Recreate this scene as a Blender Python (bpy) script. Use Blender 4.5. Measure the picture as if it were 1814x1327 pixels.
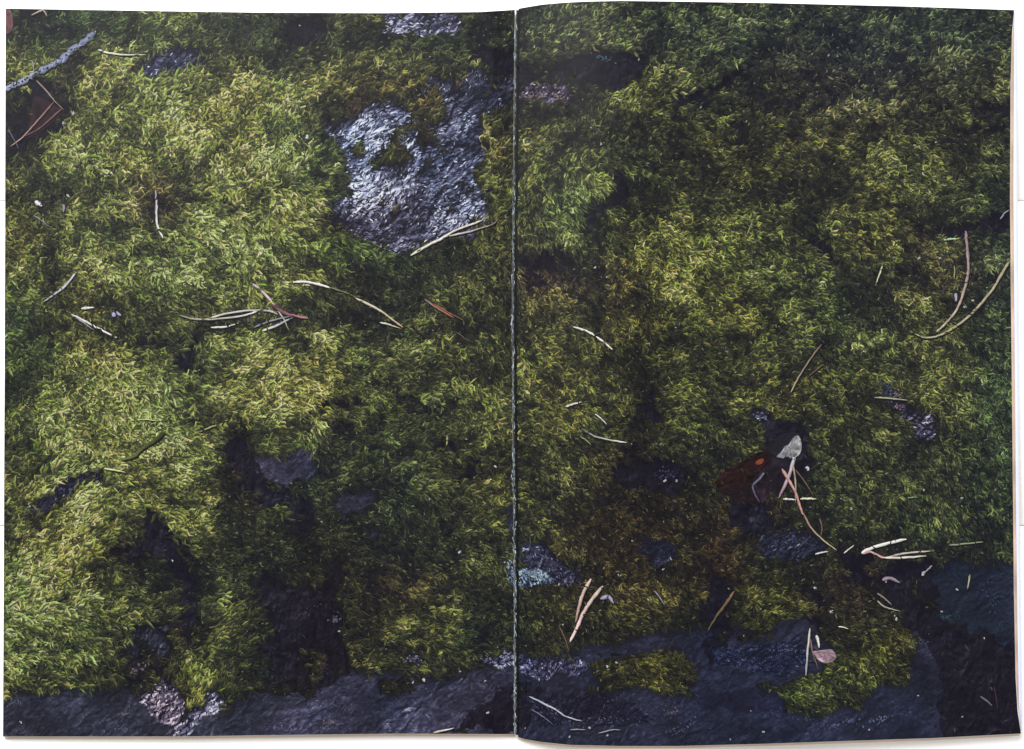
# An open magazine lying on a white plank table, seen from straight above.
# The double page is one full-bleed PRINT of mossy rock.  The print is ink on the two
# sheets of paper: flat marks that follow the curl of each page.
import bpy, math
import numpy as np

sc = bpy.context.scene
for o in list(bpy.data.objects):
    bpy.data.objects.remove(o)
COL = sc.collection
R = math.radians
rng = np.random.default_rng(11)

# ------------------------------------------------------------------ camera, light, exposure
PXM = 0.000234            # metres per photograph pixel on the table top (A4 pages)
IW, IH = 1814.0, 1327.0
CAMH = 0.62
cam = bpy.data.cameras.new('camera')
camo = bpy.data.objects.new('camera', cam)
COL.objects.link(camo)
camo.location = (0, 0, CAMH)
cam.sensor_width = 36
cam.lens = 36 * CAMH / (IW * PXM)
cam.clip_start = 0.01
cam.clip_end = 50
sc.camera = camo

world = bpy.data.worlds.new('World')
sc.world = world
world.use_nodes = True
wbg = world.node_tree.nodes['Background']
wbg.inputs[0].default_value = (1.0, 0.95, 0.89, 1)
wbg.inputs[1].default_value = 0.55

def area(name, loc, size, power, col, target=(0, 0, 0)):
    l = bpy.data.lights.new(name, 'AREA')
    l.shape = 'RECTANGLE'; l.size, l.size_y = size
    l.energy = power; l.color = col
    o = bpy.data.objects.new(name, l)
    COL.objects.link(o)
    o.location = loc
    from mathutils import Vector
    o.rotation_euler = (Vector(target) - Vector(loc)).to_track_quat('-Z', 'Y').to_euler()
    return o
area('window_light', (-0.7, 1.3, 1.85), (1.3, 0.9), 80, (0.985, 0.99, 1.0))
area('room_light', (1.5, 0.4, 1.5), (1.2, 1.2), 14, (0.93, 0.96, 1.0))

sc.view_settings.view_transform = 'Standard'
sc.view_settings.look = 'None'
sc.view_settings.exposure = 0
sc.view_settings.gamma = 1
KLIGHT = 1.72             # what white paper sends back under these lamps (calibrated)

# ------------------------------------------------------------------ helpers
def lin(c):
    c = np.clip(np.asarray(c, float) / 255.0, 0, 1)
    return np.where(c <= 0.04045, c / 12.92, ((c + 0.055) / 1.055) ** 2.4)

def ink(c):               # printed colour -> reflectance
    return np.clip(lin(c) / KLIGHT - 0.0012, 0.0012, 0.88)

def ip(x, pts):
    p = np.array(pts, float)
    return np.interp(x, p[:, 0], p[:, 1])

def lattice(nx, ny, cell, seed, W=908, H=664, step=2.0):
    """smooth value noise on the map raster, in -1..1"""
    r = np.random.default_rng(seed)
    g = r.uniform(-1, 1, (int(H * step / cell * ny) + 4, int(W * step / cell * nx) + 4))
    yy = np.arange(H) * step / cell * ny; xx = np.arange(W) * step / cell * nx
    iy = yy.astype(int); ix = xx.astype(int)
    fy = yy - iy; fx = xx - ix
    fy = fy * fy * (3 - 2 * fy); fx = fx * fx * (3 - 2 * fx)
    a = g[iy][:, ix]; b = g[iy][:, ix + 1]; c = g[iy + 1][:, ix]; d = g[iy + 1][:, ix + 1]
    return (a * (1 - fx) + b * fx) * (1 - fy)[:, None] + (c * (1 - fx) + d * fx) * fy[:, None]

def fbm(cell, seed, octs=4):
    s = 0; amp = 1; t = 0
    for k in range(octs):
        s = s + amp * lattice(1, 1, cell / 2 ** k, seed + k * 17); t += amp; amp *= 0.55
    return s / t * 1.5

STEP = 2.0; MW, MH = 908, 664
YY, XX = np.mgrid[0:MH, 0:MW] * STEP
XX = XX.astype(float); YY = YY.astype(float)

def samp(M, x, y):
    ix = np.clip((np.asarray(x) / STEP).astype(int), 0, MW - 1)
    iy = np.clip((np.asarray(y) / STEP).astype(int), 0, MH - 1)
    return M[iy, ix]

# ------------------------------------------------------------------ page outlines (photograph pixels)
L_TOP = [(0, 15), (10, 15), (320, 20), (455, 22), (680, 23), (850, 21), (915, 17)]
L_BOT = [(0, 1305), (330, 1305), (450, 1303), (700, 1300), (915, 1301)]
L_LEFT = [(0, 10), (660, 8), (1327, 5)]
R_TOP = [(910, 17), (917, 15.5), (930, 13), (960, 8), (1000, 4.5), (1040, 2.5), (1100, 1.2), (1200, 2.5), (1360, 5), (1600, 11), (1810, 18)]
R_BOT = [(910, 1303), (917, 1306), (930, 1310), (960, 1315), (1010, 1320), (1100, 1322), (1200, 1322), (1354, 1318), (1500, 1313), (1650, 1308), (1815, 1299.5)]
R_RIGHT = [(0, 1797), (18, 1797), (60, 1793), (150, 1790.5), (350, 1789.5), (520, 1791), (700, 1793), (900, 1795), (1050, 1796.5), (1200, 1799.5), (1260, 1803), (1300, 1809)]
FOLD = [(0, 913), (300, 910), (560, 907.5), (800, 909), (1000, 911), (1327, 912)]
def top_y(side, x): return ip(x, L_TOP if side == 0 else R_TOP)
def bot_y(side, x): return ip(x, L_BOT if side == 0 else R_BOT)
def left_x(side, y): return ip(y, L_LEFT) if side == 0 else ip(y, FOLD) + 5.5
def right_x(side, y): return ip(y, FOLD) - 0.5 if side == 0 else ip(y, R_RIGHT)

def sstep(a, b, x):
    t = np.clip((np.asarray(x, float) - a) / (b - a), 0, 1)
    return t * t * (3 - 2 * t)

def height(side, x, y):
    """height of the paper above the table (m)"""
    x = np.asarray(x, float); y = np.asarray(y, float)
    if side == 0:
        h = 0.0046 + 0.0007 * np.sin(x / 300.0) - 0.0012 * sstep(870, 912, x) - 0.0006 * (1 - sstep(0, 200, x))
    else:
        h = 0.0032 + 0.0098 * np.sin(np.clip((x - 912) / 210.0, 0, 1) * math.pi / 2) - 0.0068 * sstep(1080, 1800, x)
        h = h + 0.0005 * np.sin(x / 150 + y / 400)
    return h

def W(side, x, y, dz=0.0):
    h = height(side, x, y) + dz
    k = PXM * (CAMH - h) / CAMH
    return np.stack([(np.asarray(x) - IW / 2) * k, (IH / 2 - np.asarray(y)) * k, h], -1)

# ------------------------------------------------------------------ what the print shows
GX = np.array([36,109,181,254,326,399,472,544,617,689,762,834,907,980,1052,1125,1197,1270,1342,1415,1487,1560,1633,1705,1778.])
GY = np.array([37,110,184,258,332,405,479,553,626,700,774,848,921,995,1069,1142,1216,1290.])
TONE = np.array([[float(v) for v in r.split()] for r in """
1 2.5 3 4 4 3 3 1.5 2.5 3 3 3 3 4 4 3.5 3.5 3.5 3.5 3 2 3 3 3 3
5.5 3 5.5 5 4 4 3 3 4 4 4 3 2 2.5 2 3 4 3 3 2.5 3 3 3 4 3.5
2 3.5 7.5 7.5 6.5 6.5 7.5 5.5 4 3.5 3 2 2 2.5 2.5 4 3 3 2.5 2.5 3 4 3 3 2.5
1 6.5 7.5 7 6.5 6.5 7.8 6 4 3 3 4 5 4.5 3.5 3 3 3.5 2.3 3 3.5 4 3.5 3 3
4 4 6 4 5 7 7.8 6 4 3 3 4.5 5.5 5.5 4 3 3 3.5 3 3 3 4 4 3.5 3
3.5 5.5 6.5 4.5 6 7.5 7.5 6 4 3 2.5 3 3.5 5 2.5 4.5 5 5 4 2.5 4 4.5 4 3 2.5
5 4 6.5 6.5 7 6.5 6 5 3.5 2.5 2.5 3 3 3 3 4.5 5.5 5 5 4 3 3 3.5 3 3
3 3.5 4 4 5 3.5 3 3 3 3 3 3 3.5 3.5 2.5 3 4 4.5 5.5 4.5 3 3 3.5 3 3
3.5 5 5 2 4 6.5 7.5 6.5 5 5 4.5 3.5 3.5 4 3.5 2.5 3 3.5 4 3.5 4 4.5 4.5 4 3.5
3 6 8 7.5 5.5 6 7.5 7.5 4 3.5 3 4 4.5 4.5 4 2 4 4 4.5 4.5 3.5 2.5 3.5 4 3
4 7.5 7.5 7.5 7 3.5 4 3 2 3 3.5 3.5 4 4.5 3.5 2.5 4 3 2 3 3.5 3 2 3.5 3
4 5 6 7 6 2 1.5 2 2.5 3 3 3 4 4 2.5 1.5 1.5 2 1 2 3.5 3.5 3.5 3.5 3.5
5 7.5 5 3 4.5 2 1.5 1.5 1.5 2.5 2.5 3 3 3 2 2 2 2 1.5 1.5 3 3 3.5 3.5 3
7.5 7 4 1 1.5 2.5 2.5 1.5 2 2 2.5 3 2.5 2.5 2.5 2 1.5 2 2 1.5 2 1.5 2 1.5 2
7.5 6.5 5 4 1 3.5 1 1 2 2.5 3.5 3 2 3 2.5 3 3 1.5 3 2 1.5 1.5 1.5 1 1.5
6.5 5.5 4.5 1.5 .5 3 1 1 2.5 3.5 3.5 3 2 2.5 1.5 1 1.5 1 2 1 2.5 3 1 .5 .5
5 4.5 4 2 5 3 1 1 2.5 3.5 3.5 2.5 2 1.5 2 3 3 1 1 3 3 2.5 1 .5 .5
2 2 2 2 2 2 1 1 1 1 1 1 1 1 1 1 1 1 1 2 2 1 .5 .5 .5""".strip().splitlines()])

ux = np.interp(XX[0], GX, np.arange(25)); uy = np.interp(YY[:, 0], GY, np.arange(18))
wob1 = fbm(90, 5) * 0.30; wob2 = fbm(90, 55) * 0.30
cu = np.clip(ux[None, :] + wob1, 0, 23.999); cv = np.clip(uy[:, None] + wob2, 0, 16.999)
i0 = cu.astype(int); j0 = cv.astype(int); fu = cu - i0; fv = cv - j0
fu = fu * fu * (3 - 2 * fu); fv = fv * fv * (3 - 2 * fv)
B = ((TONE[j0, i0] * (1 - fu) + TONE[j0, i0 + 1] * fu) * (1 - fv) + (TONE[j0 + 1, i0] * (1 - fu) + TONE[j0 + 1, i0 + 1] * fu) * fv) * 0.085
# tuft by tuft unevenness of the moss cushions
tuft = fbm(46, 101, 3); tuft2 = fbm(110, 202, 2)
ridge = 1 - np.abs(fbm(60, 303, 3)) * 1.6
tuft3 = fbm(19, 111, 2)
hum = fbm(95, 808, 3) + .35 * ridge
gy_, gx_ = np.gradient(hum)
relief = np.clip((gy_ * .85 + gx_ * .5) * 16, -1.3, 1.3)      # how the photographed cushions catch light from the upper left
B = B * (1 + 0.26 * tuft + 0.12 * tuft2 + 0.16 * (ridge - 0.45) + .24 * tuft3 + .26 * relief)

MOSS, ROCK, SLATE, VOID, DEAD = 0, 1, 2, 3, 4
TYPE = np.zeros((MH, MW), np.int8)
IDM = np.zeros((MH, MW), np.int16)
TINT = np.ones((MH, MW, 3))
wx = fbm(26, 400, 3) ; wy = fbm(26, 500, 3)
def rnoise(cu_, cw_, ang, seed, wpx=0):
    """value noise stretched along a direction"""
    a = R(ang); x_ = XX + wx * wpx; y_ = YY + wy * wpx
    u = (x_ * math.cos(a) + y_ * math.sin(a)) / cu_ + 400; w = (-x_ * math.sin(a) + y_ * math.cos(a)) / cw_ + 900
    r = np.random.default_rng(seed); g = r.uniform(-1, 1, (257, 257))
    iu = np.floor(u).astype(int); iw = np.floor(w).astype(int); fu_ = u - iu; fw_ = w - iw
    fu_ = fu_ * fu_ * (3 - 2 * fu_); fw_ = fw_ * fw_ * (3 - 2 * fw_)
    G = lambda i, j: g[j % 257, i % 257]
    return (G(iu, iw) * (1 - fu_) + G(iu + 1, iw) * fu_) * (1 - fw_) + (G(iu, iw + 1) * (1 - fu_) + G(iu + 1, iw + 1) * fu_) * fw_
REG = ['printed_moss']      # id -> object name
def inpoly(px, py, pts):
    ins = np.zeros(px.shape, bool)
    n = len(pts)
    for k in range(n):
        x1, y1 = pts[k]; x2, y2 = pts[(k + 1) % n]
        if y1 == y2: continue
        c = ((py < y1) != (py < y2)) & (px < (x2 - x1) * (py - y1) / (y2 - y1) + x1)
        ins ^= c
    return ins
def paint(kind, v, pts, name=None, tint=None, warp=7.0):
    xs = [p[0] for p in pts]; ys = [p[1] for p in pts]
    a, b = max(0, int(min(xs) / 2) - 8), min(MW, int(max(xs) / 2) + 9)
    c, d = max(0, int(min(ys) / 2) - 8), min(MH, int(max(ys) / 2) + 9)
    s = (slice(c, d), slice(a, b))
    m = inpoly(XX[s] + wx[s] * warp, YY[s] + wy[s] * warp, pts)
    TYPE[s][m] = kind
    if v is not None:
        vv = v * (1 + 0.28 * tuft[s] + 0.15 * tuft2[s])
        B[s][m] = vv[m]
    if tint is not None: TINT[s][m] = tint
    if kind in (MOSS,):
        IDM[s][m] = 0
    elif name:
        REG.append(name); IDM[s][m] = len(REG) - 1
    return m

ROCKN, HOLE, SLB = 'printed_rock', 'printed_hollow', 'printed_boulder'
# -- slate base along the bottom of both pages
paint(SLATE, .42, [(-20,1228),(60,1222),(130,1216),(205,1212),(250,1222),(300,1262),(380,1262),(450,1222),(520,1228),(580,1214),(622,1188),(700,1188),(780,1190),(870,1182),(920,1170),(920,1400),(-20,1400)], SLB)
paint(SLATE, .45, [(438,1320),(455,1296),(490,1262),(540,1238),(600,1204),(640,1190),(760,1187),(880,1180),(925,1178),(925,1330)], SLB, (1.02,.98,1.03), 4)
paint(SLATE, .30, [(912,1160),(960,1158),(1010,1150),(1040,1135),(1087,1132),(1151,1118),(1250,1108),(1300,1108),(1360,1122),(1387,1092),(1430,1084),(1450,1125),(1480,1160),(1600,1120),(1640,1110),(1662,1140),(1672,1320),(1100,1340),(912,1330)], SLB, (.98,.98,1.05))
paint(SLATE, .25, [(1650,1000),(1700,985),(1760,1000),(1820,985),(1820,1160),(1740,1120),(1690,1100),(1655,1096)], SLB, (.88,1.0,1.06), 14)
paint(SLATE, .20, [(1370,1200),(1300,1230),(1240,1215),(1225,1240),(1300,1262),(1360,1256),(1390,1262)], None, (1,.95,1.1))
# -- void, shaded hollows
V = [
 [(185,968),(205,955),(240,950),(233,915),(238,888),(262,900),(290,925),(325,958),(350,1000),(345,1050),(338,1110),(333,1160),(300,1180),(290,1192),(296,1120),(318,1075),(316,1035),(292,1013),(290,990),(240,984),(190,990)],
 [(400,770),(445,790),(470,800),(470,850),(520,880),(552,890),(556,960),(500,950),(470,905),(430,900),(395,850),(385,800)],
 [(436,1000),(450,1012),(509,1022),(573,1028),(575,987),(609,985),(604,1013),(594,1072),(604,1120),(614,1154),(619,1192),(578,1215),(514,1230),(455,1222),(468,1166),(470,1141),(465,1097),(450,1060),(440,1030)],
 [(560,695),(600,702),(640,706),(655,718),(600,716),(575,722),(566,745),(619,748),(617,765),(570,762),(557,730)],
 [(691,706),(706,691),(734,696),(755,706),(761,721),(742,729),(734,716),(719,709)],
 [(768,776),(792,772),(809,790),(800,806),(778,802),(766,788)],
 [(826,812),(842,820),(840,842),(828,846),(815,842)],
 [(22,16),(130,14),(95,28),(52,42),(30,60),(22,56)],
 [(70,44),(136,46),(132,66),(110,76),(84,74),(68,60)],
 [(480,40),(560,24),(600,36),(572,62),(545,84),(505,90),(470,76),(500,60)],
 [(826,86),(860,80),(912,92),(912,128),(850,122),(818,112)],
 [(916,108),(960,112),(968,150),(916,152)],
 [(60,138),(98,146),(128,180),(124,212),(100,242),(50,266),(8,284),(8,160),(40,158)],
 [(1010,102),(1043,85),(1130,90),(1140,113),(1118,143),(1105,159),(1054,161),(1013,154),(960,150),(970,128)],
 [(1172,164),(1210,160),(1259,156),(1292,133),(1310,118),(1318,125),(1300,142),(1266,164),(1241,188),(1190,183)],
 [(1284,210),(1320,213),(1320,231),(1310,256),(1315,269),(1302,269),(1295,251),(1284,226)],
 [(1023,412),(1028,375),(1050,352),(1080,338),(1085,312),(1105,306),(1112,330),(1125,342),(1085,362),(1060,375),(1042,400),(1035,425)],
 [(1633,182),(1660,178),(1692,186),(1690,197),(1655,198)],
 [(1705,182),(1740,175),(1800,178),(1800,202),(1740,206),(1708,202)],
 [(1705,230),(1745,224),(1780,214),(1778,226),(1745,238),(1710,240)],
 [(1515,212),(1535,208),(1556,220),(1550,232),(1520,228)],
 [(1377,232),(1400,229),(1415,236),(1400,242),(1380,241)],
 [(1450,190),(1485,178),(1486,185),(1460,194)],
 [(1754,272),(1770,268),(1768,282),(1752,282)],
 [(918,462),(950,452),(1000,442),(1020,460),(990,478),(968,512),(930,514),(918,500)],
 [(1425,392),(1440,408),(1462,425),(1470,450),(1480,470),(1462,465),(1448,445),(1430,425)],
 [(1600,398),(1720,396),(1760,378),(1790,372),(1790,402),(1740,412),(1700,425),(1640,415)],
 [(1132,685),(1162,690),(1160,735),(1140,748),(1120,760),(1118,735)],
 [(1079,788),(1118,786),(1130,815),(1215,822),(1218,856),(1190,880),(1150,878),(1105,865),(1085,830)],
 [(1323,716),(1360,719),(1369,745),(1405,752),(1424,772),(1428,800),(1440,812),(1420,835),(1390,850),(1354,800),(1340,760),(1325,738)],
 [(1256,1020),(1279,1012),(1300,1040),(1290,1080),(1285,1135),(1258,1190),(1250,1140),(1256,1100),(1240,1080)],
 [(1585,1104),(1636,1058),(1655,1093),(1690,1102),(1745,1117),(1815,1155),(1815,1320),(1664,1320),(1662,1200),(1652,1145),(1620,1118)],
 [(860,1238),(912,1204),(912,1310),(862,1292),(800,1290)],
 [(232,590),(262,586),(268,612),(250,622),(236,612)],
 [(330,600),(352,590),(348,620),(330,650),(300,648),(305,630)],
 [(1280,885),(1345,890),(1390,900),(1400,935),(1330,950),(1280,935)],
 [(1425,1040),(1460,1050),(1462,1085),(1450,1115),(1428,1108)],
 [(1480,960),(1520,972),(1560,995),(1650,990),(1660,1060),(1600,1100),(1540,1060),(1490,1020)],
 [(918,1200),(950,1205),(952,1235),(940,1290),(918,1290)],
 [(78,435),(90,440),(86,520),(78,530)],
]
for p in V: paint(VOID, .31, p, HOLE, None, 12)
# -- rock faces bare of moss
paint(ROCK, .46, [(566,234),(584,208),(596,178),(640,176),(670,169),(719,177),(757,138),(800,134),(834,128),(915,130),(915,178),(880,190),(856,215),(850,260),(846,300),(850,335),(860,380),(872,390),(830,408),(796,420),(752,443),(727,455),(690,446),(655,430),(629,412),(593,405),(560,386),(558,370),(586,350),(604,335),(609,307),(592,286),(606,272),(578,250)], ROCKN, (1.01,1.0,.98), 16)
paint(ROCK, .34, [(918,155),(1005,156),(1008,180),(960,178),(918,182)], ROCKN, (1.06,.98,.98), 12)
paint(ROCK, .50, [(670,20),(809,20),(818,38),(801,60),(757,62),(724,64),(668,61),(660,51),(680,46)], ROCKN)
paint(ROCK, .27, [(235,107),(262,92),(300,80),(345,84),(372,100),(360,120),(330,132),(280,138),(250,146),(243,130)], ROCKN)
paint(ROCK, .22, [(46,901),(72,878),(108,850),(143,834),(177,832),(181,852),(154,857),(133,859),(113,880),(85,903),(64,916),(46,919)], ROCKN)
paint(SLATE, .36, [(450,809),(476,806),(505,800),(535,783),(552,788),(562,803),(560,839),(540,855),(522,847),(511,865),(491,860),(458,834)], ROCKN, (1.10,1.0,1.0))
paint(SLATE, .32, [(578,873),(609,862),(665,865),(665,885),(640,906),(609,905),(609,924),(585,915),(581,890)], ROCKN, (1.10,1.0,1.0))
paint(SLATE, .36, [(637,940),(655,936),(672,945),(665,957),(640,957)], ROCKN, (1.10,1.0,1.0))
paint(SLATE, .38, [(642,791),(675,790),(678,803),(648,806)], ROCKN, (1.10,1.0,1.0))
paint(SLATE, .25, [(706,845),(722,848),(720,862),(706,866)], ROCKN)
paint(SLATE, .3, [(886,900),(914,888),(914,945),(890,938)], ROCKN)
paint(VOID, .5, [(226,1112),(256,1097),(302,1099),(296,1150),(290,1195),(262,1212),(212,1208),(206,1158),(228,1146)], ROCKN, (.95,1,1.05))
paint(ROCK, .50, [(295,1195),(310,1213),(323,1243),(323,1264),(308,1284),(277,1271),(267,1261),(246,1241),(256,1218),(277,1207)], ROCKN, (1.03,.98,.98), 8)
paint(ROCK, .56, [(377,1220),(395,1233),(392,1248),(379,1264),(359,1269),(343,1295),(331,1308),(310,1304),(308,1284),(333,1277),(341,1254),(359,1238)], ROCKN, None, 5)
paint(ROCK, .30, [(918,950),(960,958),(990,985),(1020,1000),(1030,1030),(980,1040),(974,1025),(918,1000)], ROCKN)
paint(ROCK, .62, [(895,992),(930,1004),(958,1010),(976,1024),(969,1034),(918,1037),(895,1030)], ROCKN, (.9,1.03,1.0), 4)
paint(ROCK, .38, [(918,1150),(960,1158),(1035,1168),(1035,1190),(990,1195),(975,1205),(950,1200),(918,1185)], ROCKN)
paint(ROCK, .55, [(883,1158),(895,1146),(912,1150),(912,1180),(885,1180),(850,1177),(860,1166)], ROCKN)
paint(ROCK, .42, [(722,1156),(735,1153),(737,1182),(724,1184)], ROCKN)
paint(ROCK, .30, [(1554,675),(1572,671),(1595,688),(1600,711),(1623,727),(1654,734),(1651,762),(1636,783),(1610,778),(1595,745),(1574,716)], ROCKN, (1.0,.96,.94), 12)
paint(ROCK, .24, [(1340,950),(1400,937),(1428,940),(1458,962),(1451,980),(1413,990),(1345,988)], ROCKN)
paint(ROCK, .22, [(1130,950),(1165,942),(1195,960),(1190,990),(1150,1000),(1125,980)], ROCKN)
paint(ROCK, .20, [(1260,1150),(1340,1140),(1420,1130),(1432,1170),(1380,1195),(1270,1180)], None, (.9,1,1.1))
paint(ROCK, .17, [(930,1232),(1040,1230),(1110,1240),(1150,1275),(1060,1288),(960,1290)], None)
paint(ROCK, .30, [(1330,722),(1356,726),(1352,742),(1334,740)], None)
# -- moss lying over rock or hollow
_st = rnoise(44, 9, -35, 4100, 16); _st2 = rnoise(30, 8, -20, 4200, 12)
wisp = (TYPE == ROCK) & ((_st > .74) | ((_st2 > .62) & (XX < 600)) | ((_st2 > .55) & (XX > 845))) & (XX > 540) & (XX < 908) & (YY > 120) & (YY < 470)
TYPE[wisp] = MOSS; IDM[wisp] = 0; B[wisp] = .24; TINT[wisp] = (1.06, .97, .97)
_sv = rnoise(26, 11, 70, 4300, 14); _sv2 = fbm(34, 4400, 3)
wv = (TYPE == VOID) & (_sv * .6 + _sv2 > .66) & (XX < 1650)
TYPE[wv] = MOSS; IDM[wv] = 0; B[wv] = .13; TINT[wv] = (1.04, .97, 1.0)
wv2 = (TYPE == SLATE) & (rnoise(60, 16, -5, 4500, 14) + .5 * _sv2 > .72) & (YY < 1230) & (YY > 1090) & (XX < 1640)
TYPE[wv2] = MOSS; IDM[wv2] = 0; B[wv2] = .16; TINT[wv2] = (1.02, .97, .98)
paint(MOSS, .27, [(664,281),(690,262),(697,246),(706,266),(722,280),(712,296),(693,294),(655,305)], None, (1.05,.98,.95))
paint(MOSS, .34, [(719,181),(770,154),(783,192),(757,220),(727,200)], None, (1.06,.97,.98))
paint(MOSS, .20, [(745,228),(768,250),(752,264),(738,248)], None, (1.1,.92,.95))
paint(MOSS, .22, [(600,176),(640,168),(660,182),(640,190),(625,215),(605,215)], None, (1.1,.92,1.0))
paint(MOSS, .46, [(302,1190),(330,1180),(365,1188),(379,1215),(359,1233),(333,1238),(313,1213)], None, (1.0,1.0,.95))
paint(MOSS, .22, [(1040,1178),(1100,1165),(1150,1150),(1205,1152),(1230,1192),(1218,1212),(1195,1224),(1169,1226),(1143,1217),(1118,1214),(1084,1220),(1069,1222),(1054,1197)], None, (1.04,.99,.92))
paint(MOSS, .24, [(1364,1212),(1405,1200),(1449,1192),(1469,1166),(1497,1141),(1567,1112),(1595,1108),(1620,1123),(1618,1151),(1605,1177),(1600,1207),(1559,1207),(1538,1214),(1518,1243),(1482,1247),(1467,1262),(1444,1267),(1415,1260),(1387,1256),(1380,1230)], None, (1.0,1.0,.92))
paint(MOSS, .26, [(1298,1035),(1330,1015),(1375,1010),(1412,1035),(1422,1080),(1387,1096),(1350,1116),(1310,1112),(1290,1090)], None, (1.0,1.0,.92))
paint(MOSS, .22, [(450,908),(500,895),(506,915),(470,925)], None, (.94,1,.94))

# in the photographed scene the overhanging moss darkens the stone just below it
mk = (TYPE == MOSS).astype(float)
sh_ = np.zeros_like(mk)
for dy_ in range(0, 9):
    for dx_ in (-2, 0, 2, 4):
        sh_ += np.roll(np.roll(mk, dy_, 0), dx_, 1)
sh_ /= 36
B = np.where(TYPE != MOSS, B * (1 - .55 * np.clip(sh_ * 1.3, 0, 1)), B)
edge_ = 1 - sh_
def blob(x, y, rx, ry, dv, ang=0):
    global B
    a = R(ang); dx = XX - x; dy = YY - y
    u = (dx * math.cos(a) + dy * math.sin(a)) / rx; w = (-dx * math.sin(a) + dy * math.cos(a)) / ry
    B += dv * np.exp(-(u * u + w * w))
isrock = (TYPE == ROCK)
B0 = B.copy()
for b in [(665,232,56,38,.36,0),(645,335,48,34,.48,-25),(705,262,34,20,.14,-20),(800,275,62,22,-.22,-35),(780,200,40,40,-.06,0),(690,315,30,12,-.25,-20),(840,165,75,30,-.28,0),(590,385,60,18,-.28,20),
          (800,350,60,30,-.08,-30),(720,410,60,34,-.20,0),(700,350,44,20,.16,-25),(745,325,30,60,-.06,30),(835,330,14,40,.12,0),(800,385,40,14,.16,-30),(560,370,24,20,-.2,0),(850,250,20,60,-.2,0),(600,195,24,24,-.2,0),(770,40,30,12,-.3,0),(690,50,30,10,.1,0),(590,230,20,30,-.15,0)]:
    blob(*b)
B = np.where(isrock, np.clip(.40 + (B - .40) * 1.35, .06, 1.1), B0)
B = np.where(TYPE == MOSS, np.maximum(B, .15 + .06 * tuft3), B)
for b in [(300,105,40,14,.06,0),(110,240,60,20,.05,-60),(470,290,60,60,.06,0),(560,310,30,20,-.10,0),(1110,330,60,20,-.08,0),
          (270,355,40,22,-.14,0),(100,350,28,22,-.10,0),(300,290,36,16,-.10,-40),(1170,1200,40,22,.14,20),(1560,1160,50,34,.14,-30),(1425,1240,50,22,.12,10),(1375,1080,34,26,.12,20),(1310,1060,30,30,.06,0),(1050,480,50,20,-.08,0),(640,450,40,25,-.05,0)]:
    blob(*b)

def crease(pts, w, depth, lipd=None, lip=0):
    global B
    xs = [p[0] for p in pts]; ys = [p[1] for p in pts]; M = 60
    a, b_ = max(0, int((min(xs) - M) / 2)), min(MW, int((max(xs) + M) / 2)); c, d_ = max(0, int((min(ys) - M) / 2)), min(MH, int((max(ys) + M) / 2))
    s = (slice(c, d_), slice(a, b_))
    def dist(ox, oy):
        D = np.full(XX[s].shape, 1e9); px = XX[s] + wx[s] * 9; py = YY[s] + wy[s] * 9
        for (x1, y1), (x2, y2) in zip(pts[:-1], pts[1:]):
            x1 += ox; x2 += ox; y1 += oy; y2 += oy
            t = np.clip(((px - x1) * (x2 - x1) + (py - y1) * (y2 - y1)) / ((x2 - x1) ** 2 + (y2 - y1) ** 2), 0, 1)
            D = np.minimum(D, np.hypot(px - x1 - t * (x2 - x1), py - y1 - t * (y2 - y1)))
        return D
    m = TYPE[s] == MOSS
    f = 1 - depth * np.exp(-(dist(0, 0) / w) ** 2)
    if lipd: f = f * (1 + lip * np.exp(-(dist(*lipd) / (w * 1.2)) ** 2))
    B[s] = np.where(m, B[s] * f, B[s])
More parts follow.
